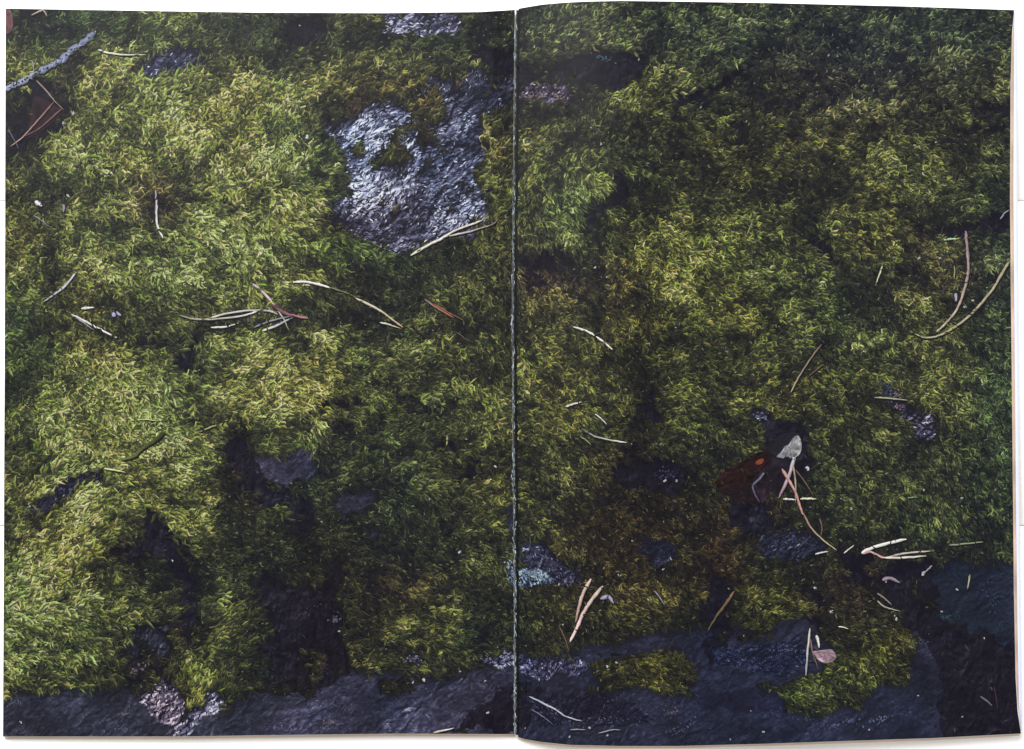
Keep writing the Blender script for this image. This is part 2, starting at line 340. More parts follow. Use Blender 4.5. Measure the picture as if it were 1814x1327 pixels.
for c_ in [([(15,250),(60,262),(105,235),(128,200),(130,160),(120,130)],10,.5,(15,10),.25),([(70,390),(85,440),(82,520)],8,.45),
  ([(110,575),(200,600),(260,600),(330,595),(360,570),(430,570),(520,575),(600,560)],12,.55,(0,24),.25),([(600,560),(700,585),(780,600)],10,.35,(0,20),.2),
  ([(590,705),(560,730),(470,760),(400,775),(392,830),(392,900)],14,.5,(-18,-16),.22),([(400,640),(330,650),(300,640)],9,.35,(0,16),.15),([(300,560),(340,520),(420,500),(520,470),(600,450)],12,.2),
  ([(180,840),(240,860),(330,870)],8,.35,(0,-12),.1),([(20,990),(60,935),(110,890),(140,862)],7,.5,(15,11),.35),([(230,1000),(200,1100),(180,1200)],20,.18),
  ([(330,170),(420,120),(520,90),(640,70)],14,.3,(0,22),.2),([(270,260),(310,290),(340,300)],9,.35),([(250,330),(300,360),(260,390)],12,.35),([(560,180),(600,230),(600,300),(560,360)],10,.35,(-18,0),.1),
  ([(840,200),(852,260),(850,340)],8,.35,(14,0),.15),([(1030,420),(1040,375),(1085,340),(1140,330)],14,.5,(-18,-12),.28),([(920,455),(980,450),(1040,455),(1060,500),(1050,560)],12,.4),
  ([(1100,620),(1200,600),(1290,600),(1340,590)],8,.45,(0,-15),.18),([(1230,480),(1330,450),(1390,470),(1330,510),(1290,540)],8,.35,(0,-12),.12),([(1430,380),(1455,430),(1490,480),(1560,500)],10,.5,(12,-12),.2),
  ([(1460,420),(1560,425),(1600,415)],6,.45,(0,-11),.25),([(1130,640),(1140,700),(1120,760),(1110,800)],16,.5,(-18,0),.18),([(1330,600),(1290,640),(1240,660)],8,.35,(0,14),.15),([(1440,600),(1480,600),(1600,560)],8,.3,(0,16),.15),
  ([(1290,120),(1400,140),(1500,170),(1600,160)],10,.35,(0,18),.15),([(1320,300),(1400,330),(1480,330),(1600,360)],10,.35,(0,-16),.15),([(1180,300),(1240,340),(1330,330)],8,.35,(0,-14),.15),([(1400,860),(1420,920),(1480,950),(1600,930)],10,.35),
  ([(1540,700),(1600,740),(1680,760)],10,.35,(0,16),.12),([(700,690),(640,740),(700,800),(780,810)],10,.3,(0,-14),.12),([(430,990),(520,985),(600,980),(640,940)],12,.45,(0,-14),.1),([(690,870),(740,900),(700,960)],12,.25),
  ([(920,850),(1000,880),(1040,940),(1050,1010)],14,.35),([(1060,870),(1150,900),(1240,900)],16,.4),([(660,600),(700,640),(690,690)],9,.3),([(760,640),(800,700),(780,760)],10,.3),([(480,440),(560,470),(640,480)],12,.25),([(150,560),(180,600),(150,650)],10,.3),
  ([(60,700),(40,770),(60,830)],10,.25),([(960,300),(1000,250),(1080,230)],9,.3,(0,16),.15),([(1600,480),(1660,520),(1640,600)],12,.3),([(1700,640),(1680,720),(1720,800)],12,.25),([(1190,180),(1180,240),(1240,280)],9,.3)]:
    crease(*c_)

# colour casts inside the print
def cast(x, y, rx, ry, rgb):
    w = np.exp(-(((XX - x) / rx) ** 2 + ((YY - y) / ry) ** 2))[..., None]
    m = (TYPE == MOSS)[..., None]
    TINT[:] = np.where(m, TINT * (1 + w * (np.array(rgb) - 1)), TINT)
cast(120, 40, 160, 40, (.88, 1.0, 1.0)); cast(480, 60, 220, 60, (.92, .98, 1.08)); cast(1150, 60, 420, 70, (.94, .98, 1.12))
cast(1650, 60, 320, 110, (.93, .97, 1.18)); cast(1790, 700, 90, 420, (.86, .98, 1.1)); cast(40, 640, 60, 120, (.9, 1.0, 1.0))
cast(640, 440, 120, 40, (.88, 1.02, 1.0)); cast(1010, 360, 60, 90, (.95, 1.01, 1.0)); cast(270, 355, 45, 35, (1.1, .93, 1.12))
cast(1480, 160, 150, 60, (1.04, .94, 1.1)); cast(1120, 960, 130, 110, (1.14, .91, .93)); cast(1330, 900, 60, 60, (1.12, .9, .95)); cast(1270, 990, 40, 80, (1.14, .9, .95))
cast(950, 480, 60, 60, (1.1, .93, 1.1)); cast(1050, 500, 60, 40, (1.05, .95, 1.1)); cast(1700, 470, 90, 60, (1.0, .95, 1.08))
cast(1500, 1040, 120, 60, (1.1, .92, 1.0)); cast(700, 1030, 90, 40, (1.1, .93, 1.0)); cast(870, 260, 60, 80, (1.1, .97, 1.0))
cast(700, 150, 110, 40, (1.08, .97, 1.0)); cast(1250, 950, 350, 350, (1.0, 1.0, .94)); cast(1250, 520, 250, 200, (1.02, 1.0, .93))
hue = fbm(140, 900, 3)[..., None]
TINT = TINT * (1 + hue * np.array([.05, -.01, -.05]))

RAMP = {
 MOSS: ([0, .12, .25, .42, .6, .8, 1.0, 1.35], [(20,22,30),(34,36,39),(56,60,48),(84,91,59),(119,130,76),(151,162,86),(176,187,106),(202,211,146)]),
 ROCK: ([0, .12, .3, .5, .7, .9, 1.2], [(24,23,36),(40,41,58),(68,69,92),(108,110,140),(152,155,188),(194,197,226),(234,236,248)]),
 SLATE: ([0, .2, .4, .6, .9, 1.2], [(20,20,30),(33,35,47),(48,51,68),(70,73,93),(118,121,146),(175,178,200)]),
 VOID: ([0, .2, .4, .7, 1.0, 1.2], [(15,13,24),(24,22,34),(35,34,46),(62,62,72),(110,108,120),(160,158,170)]),
}
def ramp(kind, v):
    xs, cs = RAMP[kind]; cs = np.array(cs, float)
    v = np.clip(v, 0, xs[-1])
    return np.stack([np.interp(v, xs, cs[:, k]) for k in range(3)], -1)

# combing direction of the fronds: x, y, angle (deg, y down), spread
FLOW = np.array([(100,300,-50,60),(200,200,-45,50),(250,60,-25,30),(350,180,-20,45),(420,300,-60,50),(480,250,-60,40),(550,330,25,20),(520,430,40,25),(600,480,35,30),
(420,420,35,35),(300,450,25,40),(200,450,20,45),(60,450,0,50),(80,620,0,50),(180,700,40,60),(300,700,-10,35),(350,760,0,25),(250,800,20,50),(480,650,-20,35),(560,700,40,25),
(650,620,-10,30),(760,620,-10,35),(850,600,60,40),(700,750,-15,25),(850,700,35,35),(850,480,60,50),(600,100,-25,30),(750,100,-30,35),(880,60,-20,25),(960,60,-40,25),
(1100,60,-25,25),(1250,80,-10,25),(1400,120,-10,35),(1600,80,-15,35),(1750,80,-20,20),(1000,180,-35,20),(950,260,-50,45),(1000,330,60,20),(1100,230,-15,20),(1200,260,-15,20),
(1400,300,-5,25),(1600,300,0,30),(1200,400,10,35),(1150,450,20,40),(1280,380,-10,30),(1350,560,0,30),(1400,480,20,30),(1300,620,0,25),(1000,500,40,40),(1000,620,30,40),
(1000,720,15,35),(950,780,10,30),(1000,820,20,25),(1150,780,15,20),(1250,770,20,20),(1500,760,20,30),(1560,850,30,25),(1650,880,40,25),(1750,800,60,40),(1720,620,30,50),
(1550,620,20,35),(1700,300,10,30),(1500,950,10,35),(60,900,-45,40),(120,880,-50,15),(80,1020,-60,30),(150,1000,-10,25),(200,1060,0,20),(120,1150,20,25),(60,1180,10,35),
(180,1180,20,20),(400,1050,0,20),(430,1140,5,20),(340,1210,-70,35),(280,1030,10,20),(300,900,20,30),(760,1080,20,20),(700,1140,0,15),(830,1120,15,20),(700,950,20,30),
(850,900,20,30),(950,1080,60,35),(1100,1080,30,25),(1200,1060,30,20),(1160,1190,20,15),(1070,1200,-50,25),(1340,1060,-20,25),(1380,1060,-30,20),(1500,1180,25,25),
(1560,1150,20,30),(1430,1230,30,20),(1100,980,25,30),(700,250,-40,30),(780,350,-35,25),(640,350,-30,30),(800,180,-45,30),(740,50,-20,30)], float)
fx0 = np.zeros((MH // 8, MW // 8)); fc = fx0.copy(); fs = fx0.copy(); fp = fx0.copy(); fw = fx0.copy()
gx8 = XX[::8, ::8][:MH // 8, :MW // 8]; gy8 = YY[::8, ::8][:MH // 8, :MW // 8]
for x, y, a, sp in FLOW:
    w = np.exp(-((gx8 - x) ** 2 + (gy8 - y) ** 2) / (2 * 62.0 ** 2)) + 1e-9
    fc += w * math.cos(2 * R(a)); fs += w * math.sin(2 * R(a)); fp += w * sp; fw += w
FA = np.arctan2(fs, fc) / 2; FP = fp / fw
swirl = fbm(70, 700, 2)
def flow(x, y):
    ix = np.clip((x / 16).astype(int), 0, FA.shape[1] - 1); iy = np.clip((y / 16).astype(int), 0, FA.shape[0] - 1)
    sp = FP[iy, ix]
    return FA[iy, ix] + samp(swirl, x, y) * 0.5, R(1) * np.interp(sp, [0, 25, 40, 60], [0, 11, 26, 48])

_fa = np.kron(FA, np.ones((8, 8))); _fa = np.pad(_fa, ((0, MH - _fa.shape[0]), (0, MW - _fa.shape[1])), 'edge') + swirl * .5
def drag(noise, n, st=1.0):
    """smear noise along the combing direction: long plumes of fronds"""
    acc = noise.copy(); tot = 1.0
    for sgn in (1, -1):
        px = XX / 2; py = YY / 2
        for k in range(n):
            ix = np.clip(px, 0, MW - 1).astype(int); iy = np.clip(py, 0, MH - 1).astype(int)
            a = _fa[iy, ix]; px = px + sgn * np.cos(a) * st; py = py + sgn * np.sin(a) * st
            acc += noise[np.clip(py, 0, MH - 1).astype(int), np.clip(px, 0, MW - 1).astype(int)]; tot += 1
    acc /= tot; acc -= acc.mean(); return acc / acc.std()
plume = drag(fbm(13, 2100, 2), 9); plume2 = drag(fbm(26, 2200, 2), 12)
B = np.where(TYPE == MOSS, np.maximum(B * np.clip(1 + .19 * plume + .14 * plume2, .3, 1.7), .05), B)
B = np.where(TYPE == MOSS, B * np.interp(XX, [0, 500, 800, 918], [1.10, 1.10, 1.02, 1.12]), B)

def face(ang, seed, su, sw):
    """broken stone: stacked ridges, lit edge and shaded edge"""
    h = 0
    for k, (f, am) in enumerate(((1, 1), (.5, .55), (.25, .34), (.13, .2))):
        nz = rnoise(su * f, sw * f, ang + (k * 13 - 18), seed + k, 14 * f)
        h = h + am * (1 - np.abs(nz) * 2)
    gy, gx = np.gradient(h)
    lit = gy * .8 + gx * .45
    crack = np.exp(-((rnoise(su * 2.2, sw * 1.6, ang + 8, seed + 9, 20)) / .035) ** 2) * .55
    return lit / lit.std(), crack
f1, k1 = face(-35, 3000, 46, 15); f2, k2 = face(-8, 3100, 90, 26); f3, k3 = face(78, 3200, 60, 22)
STONE = np.ones((MH, MW))
STONE = np.where(TYPE == ROCK, np.clip(1 + .62 * f1, .08, 2.6) * (1 - k1), STONE)
STONE = np.where(TYPE == SLATE, np.clip(1 + .11 * f2 + .16 * fbm(60, 3300, 2) + .17 * f1, .3, 2.1) * (1 - .7 * k2), STONE)
STONE = np.where(TYPE == VOID, np.clip(1 + .32 * f3, .3, 2.2) * (1 - k3), STONE)
_g = rng.normal(0, 1, (MH, MW)); _g2 = lattice(1, 1, 5, 3500)
STONE = STONE * np.clip(1 + np.where(TYPE == SLATE, .13, .10) * _g + np.where(TYPE == SLATE, .22, .12) * _g2, .2, 2.5)
# ------------------------------------------------------------------ materials
def mat(name):
    m = bpy.data.materials.new(name); m.use_nodes = True
    return m, m.node_tree, m.node_tree.nodes['Principled BSDF']
def ink_material():
    m, nt, p = mat('satin_print_on_paper')
    at = nt.nodes.new('ShaderNodeAttribute'); at.attribute_name = 'ink'
    tc = nt.nodes.new('ShaderNodeTexCoord')
    n = nt.nodes.new('ShaderNodeTexNoise'); n.inputs['Scale'].default_value = 2600; n.inputs['Detail'].default_value = 2
    mr = nt.nodes.new('ShaderNodeMapRange'); mr.inputs[1].default_value = .25; mr.inputs[2].default_value = .75
    mr.inputs[3].default_value = .80; mr.inputs[4].default_value = 1.20
    mx = nt.nodes.new('ShaderNodeVectorMath'); mx.operation = 'SCALE'
    nt.links.new(tc.outputs['Object'], n.inputs['Vector']); nt.links.new(n.outputs[0], mr.inputs[0])
    nt.links.new(at.outputs['Color'], mx.inputs[0]); nt.links.new(mr.outputs[0], mx.inputs['Scale'])
    nt.links.new(mx.outputs[0], p.inputs['Base Color'])
    p.inputs['Roughness'].default_value = .42
    p.inputs['Specular IOR Level'].default_value = .10
    b = nt.nodes.new('ShaderNodeBump'); n2 = nt.nodes.new('ShaderNodeTexNoise'); n2.inputs['Scale'].default_value = 60
    b.inputs['Strength'].default_value = .03; b.inputs['Distance'].default_value = .002
    nt.links.new(tc.outputs['Object'], n2.inputs['Vector'])
    nt.links.new(n2.outputs[0], b.inputs['Height']); nt.links.new(b.outputs[0], p.inputs['Normal'])
    return m
def paper_material(name, col, rough=.6, var=.06, sc_=90):
    m, nt, p = mat(name)
    tc = nt.nodes.new('ShaderNodeTexCoord'); n = nt.nodes.new('ShaderNodeTexNoise'); n.inputs['Scale'].default_value = sc_; n.inputs['Detail'].default_value = 5
    cr = nt.nodes.new('ShaderNodeValToRGB')
    cr.color_ramp.elements[0].position = .3; cr.color_ramp.elements[1].position = .7
    cr.color_ramp.elements[0].color = (*[c * (1 - var) for c in col], 1); cr.color_ramp.elements[1].color = (*[min(1, c * (1 + var)) for c in col], 1)
    nt.links.new(tc.outputs['Object'], n.inputs['Vector']); nt.links.new(n.outputs[0], cr.inputs[0]); nt.links.new(cr.outputs[0], p.inputs['Base Color'])
    p.inputs['Roughness'].default_value = rough
    p.inputs['Specular IOR Level'].default_value = .25
    return m
M_INK = ink_material()
M_PAPER = paper_material('white_paper', (.80, .80, .80))
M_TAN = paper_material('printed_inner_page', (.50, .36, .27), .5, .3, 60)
M_COOL = paper_material('cool_white_paper', (.62, .66, .84), .5, .04)
M_COVER = paper_material('cover_card_shadow_tan', (.66, .54, .43), .5, .08)  # card tinted tan to paint in the warm shadow below the pages

def wood_white():
    m, nt, p = mat('white_painted_wood')
    tc = nt.nodes.new('ShaderNodeTexCoord'); mp = nt.nodes.new('ShaderNodeMapping'); mp.inputs['Scale'].default_value = (3, 60, 20)
    n = nt.nodes.new('ShaderNodeTexNoise'); n.inputs['Scale'].default_value = 4; n.inputs['Detail'].default_value = 6
    cr = nt.nodes.new('ShaderNodeValToRGB'); cr.color_ramp.elements[0].color = (.86, .85, .84, 1); cr.color_ramp.elements[1].color = (.94, .935, .93, 1)
    nt.links.new(tc.outputs['Object'], mp.inputs[0]); nt.links.new(mp.outputs[0], n.inputs['Vector']); nt.links.new(n.outputs[0], cr.inputs[0])
    nt.links.new(cr.outputs[0], p.inputs['Base Color']); p.inputs['Roughness'].default_value = .5
    b = nt.nodes.new('ShaderNodeBump'); b.inputs['Strength'].default_value = .15; b.inputs['Distance'].default_value = .0006
    nt.links.new(n.outputs[0], b.inputs['Height']); nt.links.new(b.outputs[0], p.inputs['Normal'])
    return m
M_WOOD = wood_white()
M_DARKWOOD = paper_material('dark_wood_core', (.30, .27, .25))  # board below the planks, darker than their white

# ------------------------------------------------------------------ mesh building
def mesh_np(name, V_, Q, colr=None, m=M_INK, parent=None, smooth=False):
    """V_ (n,3), Q (k,4) quads, colr (n,3) linear ink"""
    me = bpy.data.meshes.new(name)
    V_ = np.ascontiguousarray(V_, np.float32); Q = np.ascontiguousarray(Q, np.int32)
    me.vertices.add(len(V_)); me.vertices.foreach_set('co', V_.ravel())
    me.loops.add(Q.size); me.loops.foreach_set('vertex_index', Q.ravel())
    me.polygons.add(len(Q)); me.polygons.foreach_set('loop_start', np.arange(0, Q.size, 4, dtype=np.int32))
    me.update(calc_edges=True)
    if colr is not None:
        ca = me.color_attributes.new('ink', 'FLOAT_COLOR', 'POINT')
        c4 = np.ones((len(V_), 4), np.float32); c4[:, :3] = colr
        ca.data.foreach_set('color', c4.ravel())
    me.materials.append(m)
    if smooth: me.polygons.foreach_set('use_smooth', np.ones(len(Q), bool))
    o = bpy.data.objects.new(name, me); COL.objects.link(o)
    if parent: o.parent = parent
    return o

def clampx(side, x, y):
    y = np.clip(y, 0, 1326)
    x = np.clip(x, left_x(side, y) + .3, right_x(side, y) - .3)
    y = np.clip(y, top_y(side, x) + .3, bot_y(side, x) - .3)
    return x, y

LAY0 = 0.00003            # ink lies a few hundredths of a millimetre over the paper

def ribbons(side, P0, P1, P2, w, c, z, side_shade=.28, base=.55, tip=1.12, ts=(0, .34, .68, 1), ws=(.55, 1, .82, .12), wave=None):
    """many curved tapering strokes at once. c sRGB 0..255 (n,3)"""
    n = len(P0); S = len(ts)
    out = np.zeros((n, S, 2, 3)); col = np.zeros((n, S, 2, 3))
    flip = np.where((P2 - P0)[:, 0:1] > 0, -1.0, 1.0)
    for k, t in enumerate(ts):
        P = (1 - t) ** 2 * P0 + 2 * t * (1 - t) * P1 + t * t * P2
        D = 2 * (1 - t) * (P1 - P0) + 2 * t * (P2 - P1)
        if wave is not None:
            E = P2 - P0; E = np.stack([-E[:, 1], E[:, 0]], 1) * wave[:, None]
            P = P + E * math.sin(2 * math.pi * t); D = D + E * 2 * math.pi * math.cos(2 * math.pi * t)
        D /= np.maximum(np.linalg.norm(D, axis=1, keepdims=True), 1e-6)
        N = np.stack([-D[:, 1], D[:, 0]], 1)
        # the lit side of every frond in the print is its upper one
        N = N * flip
        for q, sg in enumerate((1, -1)):
            X = P + N * (sg * w * ws[k] * .5)[:, None]
            x, y = clampx(side, X[:, 0], X[:, 1])
            out[:, k, q] = W(side, x, y, LAY0 + z)
            sh = (base + (1 - base) * min(1, t * 2.2)) if t < .5 else 1 + (tip - 1) * (t - .5) * 2
            col[:, k, q] = ink(c * sh * (1 + side_shade * (.5 if q == 0 else -1)))
    idx = np.arange(n)[:, None] * (S * 2)
    quads = [idx + np.array([[2 * k, 2 * k + 1, 2 * k + 3, 2 * k + 2]]) for k in range(S - 1)]
    return out.reshape(-1, 3), np.concatenate(quads), col.reshape(-1, 3)

class Bag:
    def __init__(s): s.v = []; s.q = []; s.c = []; s.n = 0
    def add(s, v, q, c):
        s.v.append(v); s.q.append(q + s.n); s.c.append(c); s.n += len(v)
    def build(s, name, parent):
        return mesh_np(name, np.concatenate(s.v), np.concatenate(s.q), np.concatenate(s.c), M_INK, parent)

# ------------------------------------------------------------------ the magazine
mag = bpy.data.objects.new('open_magazine', None)
COL.objects.link(mag)
mag['label'] = 'open magazine lying flat, its double page a photo of green moss on dark rock'
mag['category'] = 'magazine'
mag.empty_display_size = .05

def page_grid(side, nx, ny, dz, inset=(0, 0, 0, 0), rx=None):
    u = np.linspace(0, 1, nx + 1); v = np.linspace(0, 1, ny + 1)
    U, Vv = np.meshgrid(u, v)
    y = 16 + Vv * 1288
    xl = left_x(side, y) + inset[0]; xr = (right_x(side, y) if rx is None else ip(y, rx)) - inset[1]
    x = xl + U * (xr - xl)
    t = top_y(side, x) + inset[2]; b = bot_y(side, x) - inset[3]
    y = t + Vv * (b - t)
    return x, y
def sheet(name, side, dz, thick, m, inset=(0, 0, 0, 0), nx=90, ny=24, rx=None):
    x, y = page_grid(side, nx, ny, dz, inset, rx)
    top = W(side, x, y, dz); bot = W(side, x, y, dz - thick)
    n = x.size; V_ = np.concatenate([top.reshape(-1, 3), bot.reshape(-1, 3)])
    i = np.arange(n).reshape(x.shape)
    f = np.stack([i[1:, :-1], i[1:, 1:], i[:-1, 1:], i[:-1, :-1]], -1).reshape(-1, 4)
    g = (f + n)[:, ::-1]
    rim = []
    for e in (i[0, :], i[-1, ::-1], i[::-1, 0], i[:, -1]):
        rim.append(np.stack([e[:-1], e[1:], e[1:] + n, e[:-1] + n], -1))
    return mesh_np(name, V_, np.concatenate([f, g] + rim), None, m, mag)

pages = [sheet('page', 0, -.00004, .00012, M_PAPER, nx=260), sheet('page', 1, -.00004, .00012, M_PAPER, nx=260)]
pages[0]['label'] = 'left page printed with bright moss and a pale rock face'
pages[1]['label'] = 'right page, curling up from the fold, printed with darker moss'

# inner leaves and cover under the two open pages
RX1 = [(0, 1796.5), (18, 1796.5), (340, 1795), (830, 1799), (1100, 1802), (1260, 1805), (1327, 1807)]
RX2 = [(0, 1799.5), (60, 1801), (340, 1802.5), (830, 1805.5), (1290, 1809.5), (1327, 1809.5)]
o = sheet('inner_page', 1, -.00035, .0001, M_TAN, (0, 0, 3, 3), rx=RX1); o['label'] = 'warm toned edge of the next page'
o = sheet('inner_page', 1, -.0008, .0001, M_COOL, (0, 0, 5, 5), rx=RX2); o['label'] = 'cool white edge of a page further down'
for k in range(5):
    sheet('inner_page', 1, -.0012 - .0004 * k, .0001, M_PAPER, (0, 1.5 * (k % 3) + 2, 6 + (k * 2) % 3, 6 + k % 3), rx=RX2)
for k in range(5):
    sheet('inner_page', 0, -.0004 - .0004 * k, .0001, M_PAPER, (2 + k % 2, 0, 3 + k % 3, 2 + (k * 2) % 3))
sheet('cover', 0, -.0030, .0003, M_COVER, (3, 0, 5, -4)); sheet('cover', 1, -.0031, .0003, M_COVER, (0, 3, 8, -3.5), rx=RX2)  # juts out at the bottom; its tan rim stands in for contact shadow

# ---- ground tone of the print, split by what it shows
bags = [dict(), dict()]
fine = fbm(10, 1200, 3); mid = fbm(24, 1300, 3)
def bag(side, i):
    return bags[side].setdefault(int(i), Bag())
for side, gx_n, gy_n, fineon in ((0, 240, 340, 0), (1, 240, 340, 0), (0, 500, 712, 1), (1, 500, 712, 1)):
    x, y = page_grid(side, gx_n, gy_n, 0)
    T = samp(TYPE, x, y); b = samp(B, x, y); t3 = samp(TINT, x, y)
    fn = samp(fine, x, y); md = samp(mid, x, y); st = samp(STONE, x, y)
    c = np.zeros(x.shape + (3,))
    for kind, g, nz in ((MOSS, .30, .35), (ROCK, .88, .2), (SLATE, .96, .12), (VOID, .85, .2)):
        m = T == kind
        c[m] = ramp(kind, b[m] * g * st[m] * (1 + nz * fn[m] + .12 * md[m])) * t3[m]
    cl = ink(c)
    P = W(side, *clampx(side, x, y), LAY0 + (4e-6 if fineon else 0))
    i = np.arange(x.size).reshape(x.shape)
    f = np.stack([i[1:, :-1], i[1:, 1:], i[:-1, 1:], i[:-1, :-1]], -1).reshape(-1, 4)
    xm = (x[1:, :-1] + x[1:, 1:]) / 2; ym = (y[1:, :-1] + y[:-1, :-1]) / 2
    ids = samp(IDM, xm, ym).ravel()
    if fineon:
        ok = (samp(TYPE, xm, ym) != MOSS).ravel(); f = f[ok]; ids = ids[ok]
    for q in np.unique(ids):
        ff = f[ids == q]; u_, inv = np.unique(ff, return_inverse=True)
        bag(side, q).add(P.reshape(-1, 3)[u_], inv.reshape(-1, 4), cl.reshape(-1, 3)[u_])

# ---- strokes of moss, chips of rock
def seeds(cell):
    nx = int(IW / cell); ny = int(IH / cell)
    gx, gy = np.meshgrid(np.arange(nx), np.arange(ny))
    x = (gx + rng.uniform(0, 1, gx.shape)) * cell; y = (gy + rng.uniform(0, 1, gx.shape)) * cell
    return x.ravel(), y.ravel()
def lay(x, y, ang, L, w, c, z, bend, ids, wavy=False, shadow=False, **kw):
    P0 = np.stack([x, y], 1); d = np.stack([np.cos(ang), np.sin(ang)], 1); nrm = np.stack([-d[:, 1], d[:, 0]], 1)
    P1 = P0 + d * (L * .5)[:, None] + nrm * (L * bend * .5)[:, None]
    P2 = P0 + d * L[:, None] + nrm * (L * bend * rng.uniform(-.4, .9, len(L)))[:, None]
    fold = ip(y, FOLD)
    wave = rng.normal(0, .13, len(L)) if wavy else None
    for side in (0, 1):
        s = (x < fold + 2.5) if side == 0 else (x >= fold + 2.5)
        for q in np.unique(ids[s]):
            m = s & (ids == q)
            wv = wave[m] if wavy else None
            bag(side, q).add(*ribbons(side, P0[m], P1[m], P2[m], w[m], c[m], z[m], wave=wv, **kw))
            if shadow:      # the print's own dark gap beside each frond
                o = np.array([1.0, 2.1])
                cs = np.array([22, 24, 28.]) + c[m] * .26
                bag(side, q).add(*ribbons(side, P0[m] + o, P1[m] + o, P2[m] + o * 1.3, w[m] * 1.05, cs, z[m] - 1.5e-6, 0, 1, 1, (0, .5, 1), (.6, 1, .3), None))

def moss_pass(cell, k, Lr, wr, gain, zlo, zhi, fan, dens=1.0, p=1.4, lo=.22, hi_=1.45, shadow=False):
    x, y = seeds(cell)
    shoot = rng.uniform(0, 1, x.size); spin = rng.normal(0, 1, x.size)
    for j in range(k):
        jx = x + rng.normal(0, 1.0, x.size); jy = y + rng.normal(0, 1.0, x.size)
        T = samp(TYPE, jx, jy); keep = (T == MOSS) & (rng.uniform(size=x.size) < dens)
        ax, ay = jx[keep], jy[keep]
        b = samp(B, ax, ay)
        a, sp = flow(ax, ay)
        loose = np.clip(sp / R(45), .25, 1.3)
        a = a + (spin[keep] * .48 + rng.normal(0, .35, ax.size)) * sp + (j - (k - 1) / 2) * fan * loose + np.where(shoot[keep] * 7.3 % 1 < .2 * loose, math.pi / 2, 0)
        Lv = np.clip(.68 * shoot[keep] + .32 * rng.uniform(0, 1, ax.size), 0, 1)
        v = b * gain * (lo + hi_ * Lv ** p) * (1 + .35 * samp(fine, ax, ay))
        hi = rng.uniform(size=ax.size) < .03
        v = np.where(hi, v * 1.22 + .05, v)
        c = ramp(MOSS, v) * samp(TINT, ax, ay)
        c = c * np.array([[1.01, .985, .955]])
        c = c * (1 + rng.normal(0, 1, (ax.size, 1)) * np.array([[.045, 0, .06]]))
        szb = (.82 + .4 * np.clip(b / .6, 0, 1)) * np.interp(ax, [0, 500, 900, 1100], [1.15, 1.12, .95, .86])
        L = rng.uniform(*Lr, ax.size) * szb; w = rng.uniform(*wr, ax.size) * szb
        lay(ax, ay, a, L, w, c, zlo + (zhi - zlo) * Lv, rng.normal(0, .7, ax.size), samp(IDM, ax, ay), wavy=True, shadow=shadow, side_shade=.34)
moss_pass(9.0, 2, (10, 19), (2.4, 4.2), .55, .00002, .00006, .6)
moss_pass(8.0, 3, (8, 18), (2.1, 3.9), 1.14, .00006, .00012, .85, .92, 1.4, .30, 1.42, True)
moss_pass(11.5, 2, (6, 13), (1.5, 2.6), 1.5, .00012, .00014, 1.0, .6, 1.7)
def glints(cell, Lr, wr, dens, v0, vb, zlo, col=None, pw=1.0):
    x, y = seeds(cell); T = samp(TYPE, x, y)
    keep = (T == MOSS) & (rng.uniform(size=x.size) < dens); x, y = x[keep], y[keep]
    b = samp(B, x, y); a, sp = flow(x, y); a = a + rng.normal(0, .7, x.size)
    v = (v0 + vb * b) * rng.uniform(.5, 1.15, x.size) ** pw
    c = ramp(MOSS, v) * samp(TINT, x, y) * (1 - .0) 
    g = c.mean(1, keepdims=True); c = c * .55 + g * .45 * np.array([[1.03, 1.02, .93]])
    L = rng.uniform(*Lr, x.size); w = rng.uniform(*wr, x.size)
    lay(x, y, a, L, w, c, zlo + rng.uniform(0, 1e-5, x.size), rng.normal(0, .6, x.size), samp(IDM, x, y), wavy=True, side_shade=.2, base=.8)
glints(17, (12, 26), (1.2, 2.0), .7, .18, .55, .00013)
moss_pass(17, 2, (7, 15), (1.8, 3.0), 1.05, .00023, .00025, .9, .35, 1.4, .45, 1.1, False)
glints(13, (3.5, 8), (1.5, 2.7), .7, .36, .75, .00014, None, 1.6)

def chip_pass(kind, cell, Lr, wr, gain, con, zlo, zhi, dens, spread=.9, p=1.3):
    x, y = seeds(cell)
    T = samp(TYPE, x, y); keep = (T == kind) & (rng.uniform(size=x.size) < dens)
    x, y = x[keep], y[keep]; b = samp(B, x, y)
    a, sp = flow(x, y); a = a + rng.normal(0, spread, x.size)
    Lv = rng.uniform(0, 1, x.size)
    v = b * gain * (1 - con + 2 * con * Lv ** p) * (.45 + .55 * samp(STONE, x, y))
    c = ramp(kind, v) * samp(TINT, x, y)
    z = zlo + (zhi - zlo) * rng.uniform(0, 1, x.size)
    L = rng.uniform(*Lr, x.size); w = rng.uniform(*wr, x.size)
    lay(x, y, a, L, w, c, z, rng.normal(0, .5, x.size), samp(IDM, x, y), base=.8, tip=.95, side_shade=.2, ws=(.3, .95, 1, .25))
chip_pass(ROCK, 6.5, (4, 14), (1.2, 3.2), .95, .8, .00002, .00005, .55, .45, p=1.6)
chip_pass(ROCK, 6.0, (5, 15), (1.2, 2.8), .22, .8, .00005, .00007, .5, .4)
chip_pass(ROCK, 5.2, (2.5, 8), (1.0, 2.3), 1.8, 1.0, .00007, .0001, .62, .5, p=2.2)
chip_pass(SLATE, 9, (4, 14), (1.0, 2.2), 1.15, .5, .00002, .00004, .55, .35, p=2.0)
chip_pass(VOID, 9, (4, 12), (1.2, 3), 1.1, .9, .00002, .00004, .4, p=2.2)

for side in (0, 1):
    for q in sorted(bags[side]):
        ob = bags[side][q].build(REG[q], pages[side])
        if q == 0 or len(bags[side][q].v) > 1 or True:
            if q == 0: ob['kind'] = 'stuff'

